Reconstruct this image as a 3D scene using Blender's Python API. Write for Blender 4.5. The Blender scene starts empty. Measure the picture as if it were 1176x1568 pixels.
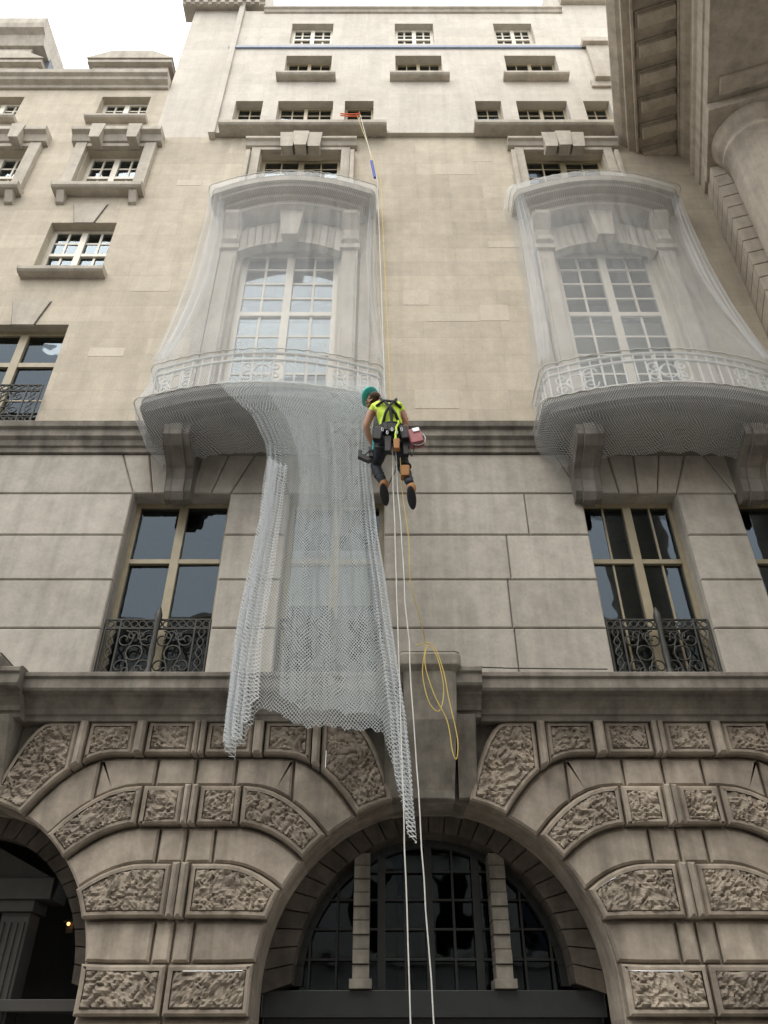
import bpy, bmesh, math, random
from mathutils import Vector, noise, Euler
random.seed(7)
R=math.radians
scene=bpy.context.scene
# ---------------------------------------------------------------- materials
def newmat(name):
    m=bpy.data.materials.new(name); m.use_nodes=True
    nt=m.node_tree; nt.nodes.clear()
    out=nt.nodes.new('ShaderNodeOutputMaterial')
    return m,nt,out
def N(nt,t,**kw):
    n=nt.nodes.new(t)
    for k,v in kw.items(): setattr(n,k,v)
    return n
def plain(name,col,rough=.6,metal=0,spec=.5,var=.12,scale=8,bump=0):
    m,nt,out=newmat(name); L=nt.links
    p=N(nt,'ShaderNodeBsdfPrincipled'); p.inputs['Roughness'].default_value=rough
    p.inputs['Metallic'].default_value=metal; p.inputs['Specular IOR Level'].default_value=spec
    tc=N(nt,'ShaderNodeTexCoord'); no=N(nt,'ShaderNodeTexNoise'); no.inputs['Scale'].default_value=scale; no.inputs['Detail'].default_value=6
    L.new(tc.outputs['Object'],no.inputs['Vector'])
    mr=N(nt,'ShaderNodeMapRange'); mr.inputs[1].default_value=.3; mr.inputs[2].default_value=.7; mr.inputs[3].default_value=1-var; mr.inputs[4].default_value=1+var
    L.new(no.outputs['Fac'],mr.inputs[0])
    mx=N(nt,'ShaderNodeVectorMath',operation='SCALE'); mx.inputs[0].default_value=col[:3]; L.new(mr.outputs[0],mx.inputs['Scale'])
    L.new(mx.outputs[0],p.inputs['Base Color'])
    if bump:
        b=N(nt,'ShaderNodeBump'); b.inputs['Strength'].default_value=bump; b.inputs['Distance'].default_value=.01
        L.new(no.outputs['Fac'],b.inputs['Height']); L.new(b.outputs[0],p.inputs['Normal'])
    L.new(p.outputs[0],out.inputs[0]); return m
def stone(name,c1,c2,joints=None,streak=.25,bump=.35,tone=.25,dirt=.2,bv=(.93,1.05)):
    m,nt,out=newmat(name); L=nt.links
    p=N(nt,'ShaderNodeBsdfPrincipled'); p.inputs['Roughness'].default_value=.85; p.inputs['Specular IOR Level'].default_value=.25
    tc=N(nt,'ShaderNodeTexCoord'); sep=N(nt,'ShaderNodeSeparateXYZ'); L.new(tc.outputs['Object'],sep.inputs[0])
    def noi(scale,detail=6,vec=None,rough=.6):
        n=N(nt,'ShaderNodeTexNoise'); n.inputs['Scale'].default_value=scale; n.inputs['Detail'].default_value=detail; n.inputs['Roughness'].default_value=rough
        L.new(vec or tc.outputs['Object'],n.inputs['Vector']); return n.outputs['Fac']
    def mapr(s,a,b,c,d):
        r=N(nt,'ShaderNodeMapRange'); L.new(s,r.inputs[0])
        for i,v in enumerate((a,b,c,d)): r.inputs[i+1].default_value=v
        return r.outputs[0]
    def math_(op,a,b):
        n=N(nt,'ShaderNodeMath',operation=op)
        for i,x in enumerate((a,b)):
            if isinstance(x,(int,float)): n.inputs[i].default_value=x
            else: L.new(x,n.inputs[i])
        return n.outputs[0]
    big=noi(.55,5); fine=noi(26,4); med=noi(4,5)
    mix=N(nt,'ShaderNodeMix',data_type='RGBA'); mix.inputs[6].default_value=(*c1,1); mix.inputs[7].default_value=(*c2,1)
    L.new(mapr(big,.35,.65,0,1),mix.inputs[0])
    mp=N(nt,'ShaderNodeMapping'); mp.inputs['Scale'].default_value=(2.6,2.6,.22); L.new(tc.outputs['Object'],mp.inputs[0])
    st=mapr(noi(1.6,5,mp.outputs[0]),.42,.75,1,1-streak)
    f=math_('MULTIPLY',st,mapr(fine,.3,.7,.93,1.06))
    f=math_('MULTIPLY',f,mapr(med,.3,.72,1.0+dirt*.3,1-dirt))
    at=N(nt,'ShaderNodeAttribute'); at.attribute_name='tone'
    f=math_('MULTIPLY',f,mapr(at.outputs['Fac'],0,1,1-tone*.5,1+tone*.5))
    hgt=math_('ADD',math_('MULTIPLY',fine,.35),med)
    if joints:
        cmb=N(nt,'ShaderNodeCombineXYZ'); sx=math_('ADD',sep.outputs[0],sep.outputs[1])
        L.new(sx,cmb.inputs[0]); L.new(sep.outputs[2],cmb.inputs[1])
        br=N(nt,'ShaderNodeTexBrick'); br.inputs['Scale'].default_value=1
        br.inputs['Brick Width'].default_value=joints[0]; br.inputs['Row Height'].default_value=joints[1]
        br.inputs['Mortar Size'].default_value=joints[2]; br.inputs['Mortar Smooth'].default_value=.3
        br.inputs['Color1'].default_value=(bv[0],)*3+(1,); br.inputs['Color2'].default_value=(bv[1],)*3+(1,); br.inputs['Mortar'].default_value=(joints[3],)*3+(1,)
        L.new(cmb.outputs[0],br.inputs['Vector'])
        bw=N(nt,'ShaderNodeRGBToBW'); L.new(br.outputs['Color'],bw.inputs[0])
        f=math_('MULTIPLY',f,bw.outputs[0])
        hgt=math_('SUBTRACT',hgt,math_('MULTIPLY',br.outputs['Fac'],.9))
    sc=N(nt,'ShaderNodeVectorMath',operation='SCALE'); L.new(mix.outputs[2],sc.inputs[0]); L.new(f,sc.inputs['Scale'])
    L.new(sc.outputs[0],p.inputs['Base Color'])
    b=N(nt,'ShaderNodeBump'); b.inputs['Strength'].default_value=bump; b.inputs['Distance'].default_value=.012
    L.new(hgt,b.inputs['Height']); L.new(b.outputs[0],p.inputs['Normal'])
    L.new(p.outputs[0],out.inputs[0]); return m
def glassmat(name,tint=(.55,.6,.6),refl=1.0,gc=(.55,.66,.76)):
    m,nt,out=newmat(name); L=nt.links
    fr=N(nt,'ShaderNodeFresnel'); fr.inputs[0].default_value=1.5
    mu=N(nt,'ShaderNodeMath',operation='MULTIPLY_ADD'); mu.inputs[1].default_value=1.4*refl; mu.inputs[2].default_value=.03; mu.use_clamp=True
    L.new(fr.outputs[0],mu.inputs[0])
    t=N(nt,'ShaderNodeBsdfTransparent'); t.inputs[0].default_value=(*tint,1)
    g=N(nt,'ShaderNodeBsdfGlossy'); g.inputs['Roughness'].default_value=.02; g.inputs[0].default_value=(*gc,1)
    no=N(nt,'ShaderNodeTexNoise'); no.inputs['Scale'].default_value=1.3; tc=N(nt,'ShaderNodeTexCoord'); L.new(tc.outputs['Object'],no.inputs['Vector'])
    b=N(nt,'ShaderNodeBump'); b.inputs['Strength'].default_value=.25; b.inputs['Distance'].default_value=.03; L.new(no.outputs['Fac'],b.inputs['Height']); L.new(b.outputs[0],g.inputs['Normal'])
    ms=N(nt,'ShaderNodeMixShader'); L.new(mu.outputs[0],ms.inputs[0]); L.new(t.outputs[0],ms.inputs[1]); L.new(g.outputs[0],ms.inputs[2])
    L.new(ms.outputs[0],out.inputs[0]); return m
def netmat(name,cell=.045,w=.26,col=(.82,.84,.85)):
    m,nt,out=newmat(name); L=nt.links
    uv=N(nt,'ShaderNodeUVMap'); uv.uv_map='UVMap'
    no=N(nt,'ShaderNodeTexNoise'); no.inputs['Scale'].default_value=4; no.inputs['Detail'].default_value=1; L.new(uv.outputs[0],no.inputs['Vector'])
    ma=N(nt,'ShaderNodeVectorMath',operation='MULTIPLY_ADD'); ma.inputs[1].default_value=(.06,.06,.06); L.new(no.outputs['Color'],ma.inputs[0]); L.new(uv.outputs[0],ma.inputs[2])
    sep=N(nt,'ShaderNodeSeparateXYZ'); L.new(ma.outputs[0],sep.inputs[0])
    def mt(op,a,b=None):
        n=N(nt,'ShaderNodeMath',operation=op)
        for i,x in enumerate((a,b)):
            if x is None: continue
            if isinstance(x,(int,float)): n.inputs[i].default_value=x
            else: L.new(x,n.inputs[i])
        return n.outputs[0]
    s=mt('ADD',sep.outputs[0],sep.outputs[1]); d=mt('SUBTRACT',sep.outputs[0],sep.outputs[1])
    def line(x): return mt('LESS_THAN',mt('FRACT',mt('DIVIDE',x,cell*1.414)),w)
    a=mt('MAXIMUM',line(s),line(d))
    df=N(nt,'ShaderNodeBsdfDiffuse'); df.inputs[0].default_value=(*col,1)
    tl=N(nt,'ShaderNodeBsdfTranslucent'); tl.inputs[0].default_value=(.8,.82,.84,1)
    m1=N(nt,'ShaderNodeMixShader'); m1.inputs[0].default_value=.3; L.new(df.outputs[0],m1.inputs[1]); L.new(tl.outputs[0],m1.inputs[2])
    tr=N(nt,'ShaderNodeBsdfTransparent')
    m2=N(nt,'ShaderNodeMixShader'); L.new(a,m2.inputs[0]); L.new(tr.outputs[0],m2.inputs[1]); L.new(m1.outputs[0],m2.inputs[2])
    L.new(m2.outputs[0],out.inputs[0]); return m
M={}
M['ashlar']=stone('portland_ashlar',(.60,.535,.43),(.53,.47,.375),joints=(1.35,.42,.005,.84),streak=.15,tone=0,dirt=.14,bv=(.91,1.06))
M['upper']=stone('upper_stone',(.64,.60,.53),(.59,.545,.475),joints=(1.4,.5,.004,.88),streak=.14,tone=0,dirt=.1,bv=(.95,1.03))
M['trim']=stone('trim_stone',(.56,.51,.435),(.50,.455,.385),streak=.25,tone=.1)
M['rust']=stone('rusticated_stone',(.50,.465,.41),(.43,.395,.345),streak=.25,tone=.2,dirt=.18)
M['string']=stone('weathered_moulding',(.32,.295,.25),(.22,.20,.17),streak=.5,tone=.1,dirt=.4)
M['base']=stone('base_stone',(.45,.395,.325),(.36,.31,.255),streak=.45,tone=.3,dirt=.35,bump=.5)
M['verm']=stone('vermiculated_stone',(.40,.345,.28),(.30,.255,.205),streak=.4,tone=.3,dirt=.4,bump=.6)
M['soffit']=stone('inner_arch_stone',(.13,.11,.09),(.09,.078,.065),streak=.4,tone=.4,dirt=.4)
M['arch']=stone('archway_stone',(.56,.495,.405),(.49,.43,.35),joints=None,streak=.3,tone=.1)
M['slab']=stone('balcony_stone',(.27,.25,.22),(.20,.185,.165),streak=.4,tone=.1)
M['lead']=plain('lead_flashing',(.26,.31,.42),.5)
M['roof']=plain('slate_roof',(.12,.13,.15),.5,scale=3)
M['frame']=plain('painted_window_frame',(.62,.58,.49),.4,var=.08)
M['frame_t']=plain('ochre_window_frame',(.33,.28,.185),.45,var=.1)
M['frame_d']=plain('dark_window_frame',(.025,.028,.028),.35)
M['iron']=plain('wrought_iron',(.05,.05,.045),.5,metal=.3)
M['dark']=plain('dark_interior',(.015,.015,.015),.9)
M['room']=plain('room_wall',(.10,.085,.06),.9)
M['blind']=plain('white_blind',(.74,.70,.60),.8,var=.05)
M['glass']=glassmat('window_glass'); M['glass_d']=glassmat('dark_glass',(.15,.16,.17),.35)
M['net']=netmat('scaffold_net',.024,.17); M['net2']=netmat('hanging_net',.031,.185,(.66,.71,.72)); M['net3']=netmat('folded_net',.031,.27)
# ---------------------------------------------------------------- mesh builder
class MB:
    def __init__(s): s.v=[];s.f=[];s.t=[];s.uv=None
    def add(s,vs,fs,tone=.5):
        o=len(s.v); s.v+= [tuple(v) for v in vs]
        for f in fs: s.f.append([i+o for i in f]); s.t.append(tone)
    def box(s,x0,x1,y0,y1,z0,z1,tone=.5):
        v=[(x,y,z) for x in(x0,x1) for y in(y0,y1) for z in(z0,z1)]
        s.add(v,[(0,1,3,2),(4,6,7,5),(0,4,5,1),(2,3,7,6),(0,2,6,4),(1,5,7,3)],tone)
    def prism_y(s,poly,y0,y1,tone=.5):
        n=len(poly); v=[(x,y0,z) for x,z in poly]+[(x,y1,z) for x,z in poly]
        s.add(v,[list(range(n)),list(range(2*n-1,n-1,-1))]+[(i,(i+1)%n,(i+1)%n+n,i+n) for i in range(n)],tone)
    def prism_x(s,poly,x0,x1,tone=.5):
        n=len(poly); v=[(x0,y,z) for y,z in poly]+[(x1,y,z) for y,z in poly]
        s.add(v,[list(range(n)),list(range(2*n-1,n-1,-1))]+[(i,(i+1)%n,(i+1)%n+n,i+n) for i in range(n)],tone)
    def prism_z(s,poly,z0,z1,tone=.5):
        n=len(poly); v=[(x,y,z0) for x,y in poly]+[(x,y,z1) for x,y in poly]
        s.add(v,[list(range(n)),list(range(2*n-1,n-1,-1))]+[(i,(i+1)%n,(i+1)%n+n,i+n) for i in range(n)],tone)
    def lathe(s,cx,cy,prof,seg=40,tone=.5):
        n=len(prof); v=[];f=[]
        for i in range(seg):
            a=2*math.pi*i/seg
            for r,z in prof: v.append((cx+r*math.cos(a),cy+r*math.sin(a),z))
        for i in range(seg):
            j=(i+1)%seg
            for k in range(n-1): f.append((i*n+k,j*n+k,j*n+k+1,i*n+k+1))
        s.add(v,f,tone)
    def obj(s,name,mat,parent=None,bevel=0,smooth=False,xf=None):
        me=bpy.data.meshes.new(name); vs=s.v if xf is None else [xf(v) for v in s.v]
        me.from_pydata(vs,[],s.f); me.update()
        a=me.attributes.new('tone','FLOAT','FACE'); a.data.foreach_set('value',s.t)
        me.materials.append(mat)
        if s.uv:
            ul=me.uv_layers.new(name='UVMap')
            for l in me.loops: ul.data[l.index].uv=s.uv[l.vertex_index]
        o=bpy.data.objects.new(name,me); scene.collection.objects.link(o)
        if parent: o.parent=parent
        if smooth:
            for p in me.polygons: p.use_smooth=True
        if bevel:
            b=o.modifiers.new('b','BEVEL'); b.width=bevel; b.segments=2; b.limit_method='ANGLE'; b.angle_limit=R(40)
        return o
def empty(name):
    e=bpy.data.objects.new(name,None); scene.collection.objects.link(e); return e
def curves(name,lines,rad,mat,parent=None,cyc=False,res=2):
    cu=bpy.data.curves.new(name,'CURVE'); cu.dimensions='3D'; cu.bevel_depth=rad; cu.bevel_resolution=res
    for ln in lines:
        sp=cu.splines.new('POLY'); sp.points.add(len(ln)-1)
        for i,p in enumerate(ln): sp.points[i].co=(*p,1)
    cu.materials.append(mat); cu.use_fill_caps=True
    o=bpy.data.objects.new(name,cu); scene.collection.objects.link(o)
    if parent: o.parent=parent
    return o
def offset(poly,d):
    n=len(poly); A=sum(poly[i][0]*poly[(i+1)%n][1]-poly[(i+1)%n][0]*poly[i][1] for i in range(n))
    sg=1 if A>0 else -1; out=[]
    for i in range(n):
        p0,p1,p2=Vector(poly[i-1]),Vector(poly[i]),Vector(poly[(i+1)%n])
        e1=(p1-p0); e2=(p2-p1)
        if e1.length<1e-6: e1=e2
        if e2.length<1e-6: e2=e1
        e1=e1.normalized(); e2=e2.normalized()
        n1=Vector((-e1.y,e1.x))*sg; n2=Vector((-e2.y,e2.x))*sg
        b=n1+n2
        if b.length<1e-4: b=n1
        b=b.normalized(); c=max(.4,b.dot(n1)); q=p1+b*(d/c); out.append((q.x,q.y))
    return out
def clean(poly):
    out=[]
    for p in poly:
        if not out or (Vector(p)-Vector(out[-1])).length>1e-3: out.append(p)
    if len(out)>1 and (Vector(out[0])-Vector(out[-1])).length<1e-3: out.pop()
    return out
def block(mb,poly,yb,yj,yf,gap=.016,ch=.02,front=True):
    poly=clean(poly); n=len(poly); tone=random.random()
    rings=[(poly,yb),(poly,yj),(offset(poly,gap),yj),(offset(poly,gap),yf+ch),(offset(poly,gap+ch),yf)]
    v=[];f=[]
    for pl,y in rings: v+=[(x,y,z) for x,z in pl]
    for r in range(4):
        for i in range(n):
            j=(i+1)%n; f.append((r*n+i,r*n+j,(r+1)*n+j,(r+1)*n+i))
    if front: f.append([4*n+i for i in range(n)])
    mb.add(v,f,tone); return rings[-1][0],tone
def clipx(poly,a,keep_right):
    out=[]; n=len(poly)
    ins=(lambda p:p[0]>=a) if keep_right else (lambda p:p[0]<=a)
    for i in range(n):
        p,q=poly[i],poly[(i+1)%n]
        if ins(p): out.append(p)
        if ins(p)!=ins(q):
            t=(a-p[0])/(q[0]-p[0]); out.append((a,p[1]+t*(q[1]-p[1])))
    return out
def relief(mb,poly,y,depth,tone,step=.022,margin=.03):
    outer=poly; inner=offset(poly,margin); n=len(poly)
    v=[(x,y,z) for x,z in outer]+[(x,y,z) for x,z in inner]
    mb.add(v,[(i,(i+1)%n,(i+1)%n+n,i+n) for i in range(n)],tone)
    bm=bmesh.new(); vs=[bm.verts.new((x,y,z)) for x,z in inner]
    try: bm.faces.new(vs)
    except ValueError: bm.free(); return
    xs=[p[0] for p in inner]; zs=[p[1] for p in inner]
    x=min(xs)+step
    while x<max(xs):
        bmesh.ops.bisect_plane(bm,geom=bm.verts[:]+bm.edges[:]+bm.faces[:],plane_co=(x,0,0),plane_no=(1,0,0)); x+=step
    z=min(zs)+step
    while z<max(zs):
        bmesh.ops.bisect_plane(bm,geom=bm.verts[:]+bm.edges[:]+bm.faces[:],plane_co=(0,0,z),plane_no=(0,0,1)); z+=step
    for w in bm.verts:
        if w.is_boundary: w.co.y=y+.03; continue
        p=Vector((w.co.x,0,w.co.z)); q=p+.10*Vector((noise.noise(p*5),0,noise.noise(p*5+Vector((9,3,1)))))
        a=abs(noise.noise(q*11)); b=abs(noise.noise(q*19+Vector((5,5,5))))
        h=min(1,a*4.2)*.6+min(1,b*3)*.4
        w.co.y=y+.035-h*depth
    bm.verts.index_update()
    mb.add([tuple(w.co) for w in bm.verts],[[w.index for w in f.verts] for f in bm.faces],tone)
    bm.free()

B=empty('stone_office_building')
# ================================================================ GROUND FLOOR ARCADE
HP=.845; RA=1.8; ZC=2.2; AC=2.645
def intr(a): return (AC-RA*math.cos(R(a)),ZC+RA*math.sin(R(a)))
J=[(0.15,None,None),(1.0,None,None),(1.42,None,None),(1.96,None,None),(2.41,None,7),(2.80,.55,19),(3.33,.40,29),(3.70,.52,40),(4.13,.60,51),(4.46,.95,63),(4.86,1.75,77)]
def joint(j):
    z,k,a=j
    if a is None: return [(0,z),(HP,z)],None
    if k is None: return [(0,z),(.6,z),intr(a)],a
    e=intr(a); pts=[(0,z)]; c=(k+.5*(e[0]-k),z)
    for i in range(7):
        t=i/6; pts.append(((1-t)**2*k+2*t*(1-t)*c[0]+t*t*e[0],(1-t)**2*z+2*t*(1-t)*c[1]+t*t*e[1]))
    return pts,a
mbp,mbv,mbvb=MB(),MB(),MB()
piers=[-12.705,-7.415,-2.125,3.165,8.455]
for pc in piers:
    for sg in(-1,1):
        for i in range(len(J)-1):
            lo,a0=joint(J[i]); hi,a1=joint(J[i+1])
            arc=[]
            if a1 is not None:
                s0=a0 if a0 is not None else 0
                arc=[intr(s0+(a1-s0)*t/5) for t in range(1,5)]
                if a0 is None: arc=[(HP,ZC)]+arc
            poly=lo+arc+hi[::-1]
            vermi=(i in(1,3,5,7,9))
            near=abs(pc-.5)<4
            cuts={5:[.09],9:[.07,.62,.74,1.30,1.40],7:[.08,.55],6:[.30],8:[.45,1.1],4:[.2]}.get(i,[]) if i>=4 else []
            segs=[]; xs=[-1]+cuts+[99]
            for k in range(len(xs)-1):
                pl=poly
                if xs[k]>0: pl=clipx(pl,xs[k],True)
                if xs[k+1]<50: pl=clipx(pl,xs[k+1],False)
                small=(xs[k]<0 and xs[k+1]<.12) or (xs[k]>0 and xs[k+1]<50 and xs[k+1]-xs[k]<.15)
                segs.append((pl,small))
            for pl,small in segs:
                pl=clean([(pc+sg*x,z) for x,z in pl])
                if len(pl)<3: continue
                if vermi and not small:
                    inner,t=block(mbvb,pl,.42,-.13,-.30,.014,.022,front=False)
                    if near: relief(mbv,inner,-.30,.065,t)
                    else: mbv.add([(x,-.3,z) for x,z in inner],[list(range(len(inner)))],t)
                elif vermi: block(mbp,pl,.42,-.13,-.36,.006,.03)
                else: block(mbp,pl,.42,-.13,-.21,.014,.025)
mbp.obj('arcade_plain_voussoirs',M['base'],B); mbvb.obj('arcade_rusticated_blocks',M['verm'],B)
mbv.obj('arcade_vermiculated_faces',M['verm'],B,smooth=False)
mk=MB(); mc=MB()
for ac in[-10.06,-4.77,.52,5.81]:
    pl=[(ac-.9,4.86)]+[(ac+x,z) for x,z in[(-.405,3.954),(-.27,3.98),(.27,3.98),(.405,3.954)]]+[(ac+.9,4.86)]
    mk.prism_y(pl,-.14,.42)
    rows=[(5.47,.34,-.86),(5.42,.36,-.9),(5.3,.36,-.9),(5.24,.30,-.84),(5.0,.30,-.80),(4.7,.29,-.76),(4.45,.275,-.66),(4.2,.26,-.55),(4.02,.25,-.48),(3.93,.25,-.46)]
    v=[];f=[]
    for z,w,y in rows: v+=[(ac-w*1.0,0,z),(ac-w,y+.04,z),(ac-w+.05,y,z),(ac+w-.05,y,z),(ac+w,y+.04,z),(ac+w,0,z)]
    for r in range(len(rows)-1):
        for k in range(5): f.append((r*6+k,r*6+k+1,(r+1)*6+k+1,(r+1)*6+k))
    f.append(list(range(6))); f.append([(len(rows)-1)*6+k for k in range(6)])
    mk.add(v,f)
    for sg in(-1,1):
        a,b=sorted((ac+sg*.31,ac+sg*.52)); mk.prism_x([(0,3.99),(-.26,3.99),(-.34,4.3),(-.56,4.84),(0,4.84)],a,b)
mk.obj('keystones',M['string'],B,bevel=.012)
CP=[(.2,4.84),(-.33,4.84),(-.35,4.90),(-.38,4.905),(-.40,4.96),(-.47,5.03),(-.50,5.04),(-.50,5.09),(-.60,5.10),(-.62,5.13),(-.62,5.24),(-.65,5.26),(-.65,5.31),(-.60,5.335),(.2,5.36)]
mc.prism_x(CP,-14,9.3)
for ac in[-10.06,-4.77,.52,5.81]: mc.prism_x([(y-.14 if y<0 else y,z+.006 if z>5 else z-.006) for y,z in CP],ac-.6,ac+.6)
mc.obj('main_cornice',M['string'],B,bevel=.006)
mi=MB(); mg=MB(); mf=MB(); ms=MB(); mt=MB(); mo=MB()
for ac in[-10.06,-4.77,.52,5.81]:
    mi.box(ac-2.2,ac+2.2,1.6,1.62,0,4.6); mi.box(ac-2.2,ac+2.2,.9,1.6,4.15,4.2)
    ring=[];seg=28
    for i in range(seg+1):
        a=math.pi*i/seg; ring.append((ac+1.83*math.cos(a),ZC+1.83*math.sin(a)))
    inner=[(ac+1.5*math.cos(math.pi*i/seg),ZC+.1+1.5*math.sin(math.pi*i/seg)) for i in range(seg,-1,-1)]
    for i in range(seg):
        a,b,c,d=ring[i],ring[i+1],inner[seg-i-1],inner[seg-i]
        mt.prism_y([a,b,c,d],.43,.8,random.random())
    if abs(ac-.52)<.1:
        mg.prism_y([(ac-1.6,1.2),(ac+1.6,1.2)]+[(ac+1.55*math.cos(math.pi*i/20),ZC+.1+1.55*math.sin(math.pi*i/20)) for i in range(21)],.92,.93)
        for s in(-1,1):
            x=ac+s*.77
            for q in range(9): mo.box(x-.09,x+.09,.5 if q%2 else .53,.85,2.34+q*.14,2.34+(q+1)*.14-.008,random.random())
            mo.box(x-.12,x+.12,.48,.86,2.25,2.34)
        mf.box(ac-1.8,ac+1.8,.55,.9,2.0,2.24); mf.box(ac-1.8,ac+1.8,.75,.9,0.1,2.0)
        for k,x in enumerate([-1.35,-1.05,-.55,-.28,0,.28,.55,1.05,1.35]):
            h=math.sqrt(max(0,1.5**2-x*x)); w=.045 if x==0 or abs(x)==.55 else .014
            mf.box(ac+x-w,ac+x+w,.84,.9,2.24,ZC+.1+h)
        for z in[2.55,2.85,3.15,3.45]:
            h=math.sqrt(1.5**2-(z-2.3)**2); mf.box(ac-h,ac+h,.85,.89,z-.012,z+.012)
        for i in range(24):
            a0,a1=math.pi*i/24,math.pi*(i+1)/24
            mf.prism_y([(ac+1.5*math.cos(a0),2.3+1.5*math.sin(a0)),(ac+1.5*math.cos(a1),2.3+1.5*math.sin(a1)),(ac+1.42*math.cos(a1),2.3+1.42*math.sin(a1)),(ac+1.42*math.cos(a0),2.3+1.42*math.sin(a0))],.82,.9)
    else:
        for s in(-1,1):
            x=ac+s*.62
            ms.box(x-.16,x+.16,.7,1.0,.1,3.0); ms.box(x-.2,x+.2,.64,1.05,3.0,3.12)
            for q in range(4): ms.box(x-.13+q*.075,x-.10+q*.075,.68,.7,.3,2.9)
        ms.box(ac-1.0,ac+1.0,.6,1.1,3.12,3.34); ms.box(ac-1.9,ac+1.9,.55,1.2,2.05,2.16)
        ms.prism_y([(ac-.95,3.34),(ac+.95,3.34),(ac,3.78)],.7,1.0)
mi.obj('arcade_interior',M['dark'],B); mg.obj('fanlight_glass',M['glass_d'],B); mf.obj('fanlight_frame',M['frame_d'],B,bevel=.004)
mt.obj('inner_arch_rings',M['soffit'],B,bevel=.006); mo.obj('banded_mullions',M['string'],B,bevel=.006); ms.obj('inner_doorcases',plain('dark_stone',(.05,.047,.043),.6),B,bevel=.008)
# ================================================================ FIRST FLOOR
Z1=[5.34,6.20,6.93,7.66,8.39,9.14]
ow=[(-7.6,-6.2),(-3.67,-2.25),(-1.39,.0),(2.89,4.28),(5.13,6.5)]
mr=MB()
for r in range(4):
    edges=[-14]+[e for o in ow for e in o]+[9.3]
    for i in range(0,len(edges),2):
        a,b=edges[i],edges[i+1]; w=b-a; n=max(1,round(w/1.7))
        if w<1.5: cuts=[a,b]
        else:
            cuts=[a]+sorted(a+w*(k+random.uniform(-.2,.2)+(.35 if r%2 else 0))/n for k in range(1,n))+[b]
        for c0,c1 in zip(cuts,cuts[1:]):
            block(mr,[(c0,Z1[r]),(c1,Z1[r]),(c1,Z1[r+1]),(c0,Z1[r+1])],.36,.04,-.02,.0065,.016)
def lean(x,o): c=(o[0]+o[1])/2; return (x-c)*.42
z0,z1=Z1[4],Z1[5]
pairs=[(-14,-14)]
for o in ow:
    js=[o[0]]+[o[0]+(o[1]-o[0])*t for t in(.2,.4,.6,.8)]+[o[1]]
    px=pairs[-1]; jt=[(x,x+lean(x,o)) for x in js]
    for (b0,t0),(b1,t1) in zip([px]+jt,jt):
        if b1-b0<.01: continue
        block(mr,[(b0,z0),(b1,z0),(t1,z1),(t0,z1)],.36,.04,-.02,.0065,.016)
    pairs.append(jt[-1])
px=pairs[-1]; block(mr,[(px[0],z0),(9.3,z0),(9.3,z1),(px[1],z1)],.36,.04,-.02,.0065,.016)
mr.obj('rusticated_wall',M['rust'],B)
MS=MB()
SP=[(.2,9.14),(-.06,9.14),(-.07,9.22),(-.10,9.24),(-.12,9.33),(-.17,9.38),(-.17,9.50),(-.22,9.53),(-.24,9.62),(-.2,9.66),(.2,9.68)]
MS.prism_x(SP,-14,9.3)
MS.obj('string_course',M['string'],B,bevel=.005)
F={'frame':MB(),'frame_t':MB(),'glass':MB(),'room':MB(),'blind':MB(),'frame_d':MB()}
def window(x0,x1,z0,z1,y,vert,horiz,fk='frame',fw=.07,thick=(.03,.05),bars_v=(),bars_h=(),blind=None,bw=.014):
    f=F[fk]; g=F['glass']
    f.box(x0,x0+fw,y-.04,y+.06,z0,z1); f.box(x1-fw,x1,y-.04,y+.06,z0,z1)
    f.box(x0+fw,x1-fw,y-.04,y+.06,z1-fw,z1); f.box(x0+fw,x1-fw,y-.04,y+.06,z0,z0+fw*1.2)
    W=x1-x0;H=z1-z0
    for t in vert: f.box(x0+W*t-thick[1],x0+W*t+thick[1],y-.06,y+.05,z0+fw*1.2,z1-fw)
    for t in horiz: f.box(x0+fw,x1-fw,y-.052,y+.048,z0+H*t-thick[0],z0+H*t+thick[0])
    for t in bars_v: f.box(x0+W*t-bw,x0+W*t+bw,y-.02,y+.03,z0+fw,z1-fw)
    for t in bars_h: f.box(x0+fw,x1-fw,y-.017,y+.027,z0+H*t-bw,z0+H*t+bw)
    # each pane leans a hair differently, as old glazing does
    vs=sorted([0,1]+list(vert)); hs=sorted([0,1]+list(horiz))
    for a,b in zip(vs,vs[1:]):
        for c,d in zip(hs,hs[1:]):
            e=[random.uniform(-.009,.009) for _ in range(3)]
            g.add([(x0+W*a,y+e[0],z0+H*c),(x0+W*b,y+e[1],z0+H*c),(x0+W*b,y+e[1]+e[2],z0+H*d),(x0+W*a,y+e[0]+e[2],z0+H*d)],[(0,1,2,3)])
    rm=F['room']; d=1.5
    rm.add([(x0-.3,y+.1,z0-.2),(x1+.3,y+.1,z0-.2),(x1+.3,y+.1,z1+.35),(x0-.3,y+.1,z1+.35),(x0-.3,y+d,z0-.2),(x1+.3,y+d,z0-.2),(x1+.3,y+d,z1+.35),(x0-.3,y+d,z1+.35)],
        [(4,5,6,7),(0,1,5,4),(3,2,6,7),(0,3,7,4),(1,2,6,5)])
    if blind: F['blind'].box(x0+fw,x1-fw,y+.09,y+.10,z0+H*blind[0],z0+H*blind[1])
for k,o in enumerate(ow):
    window(o[0],o[1],5.4,8.39,.28,[.5],[.66],'frame_t',.07,(.035,.06),bars_v=[.25,.75] if k==3 else [],blind=(0.45,.75) if k==2 else None)
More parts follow.
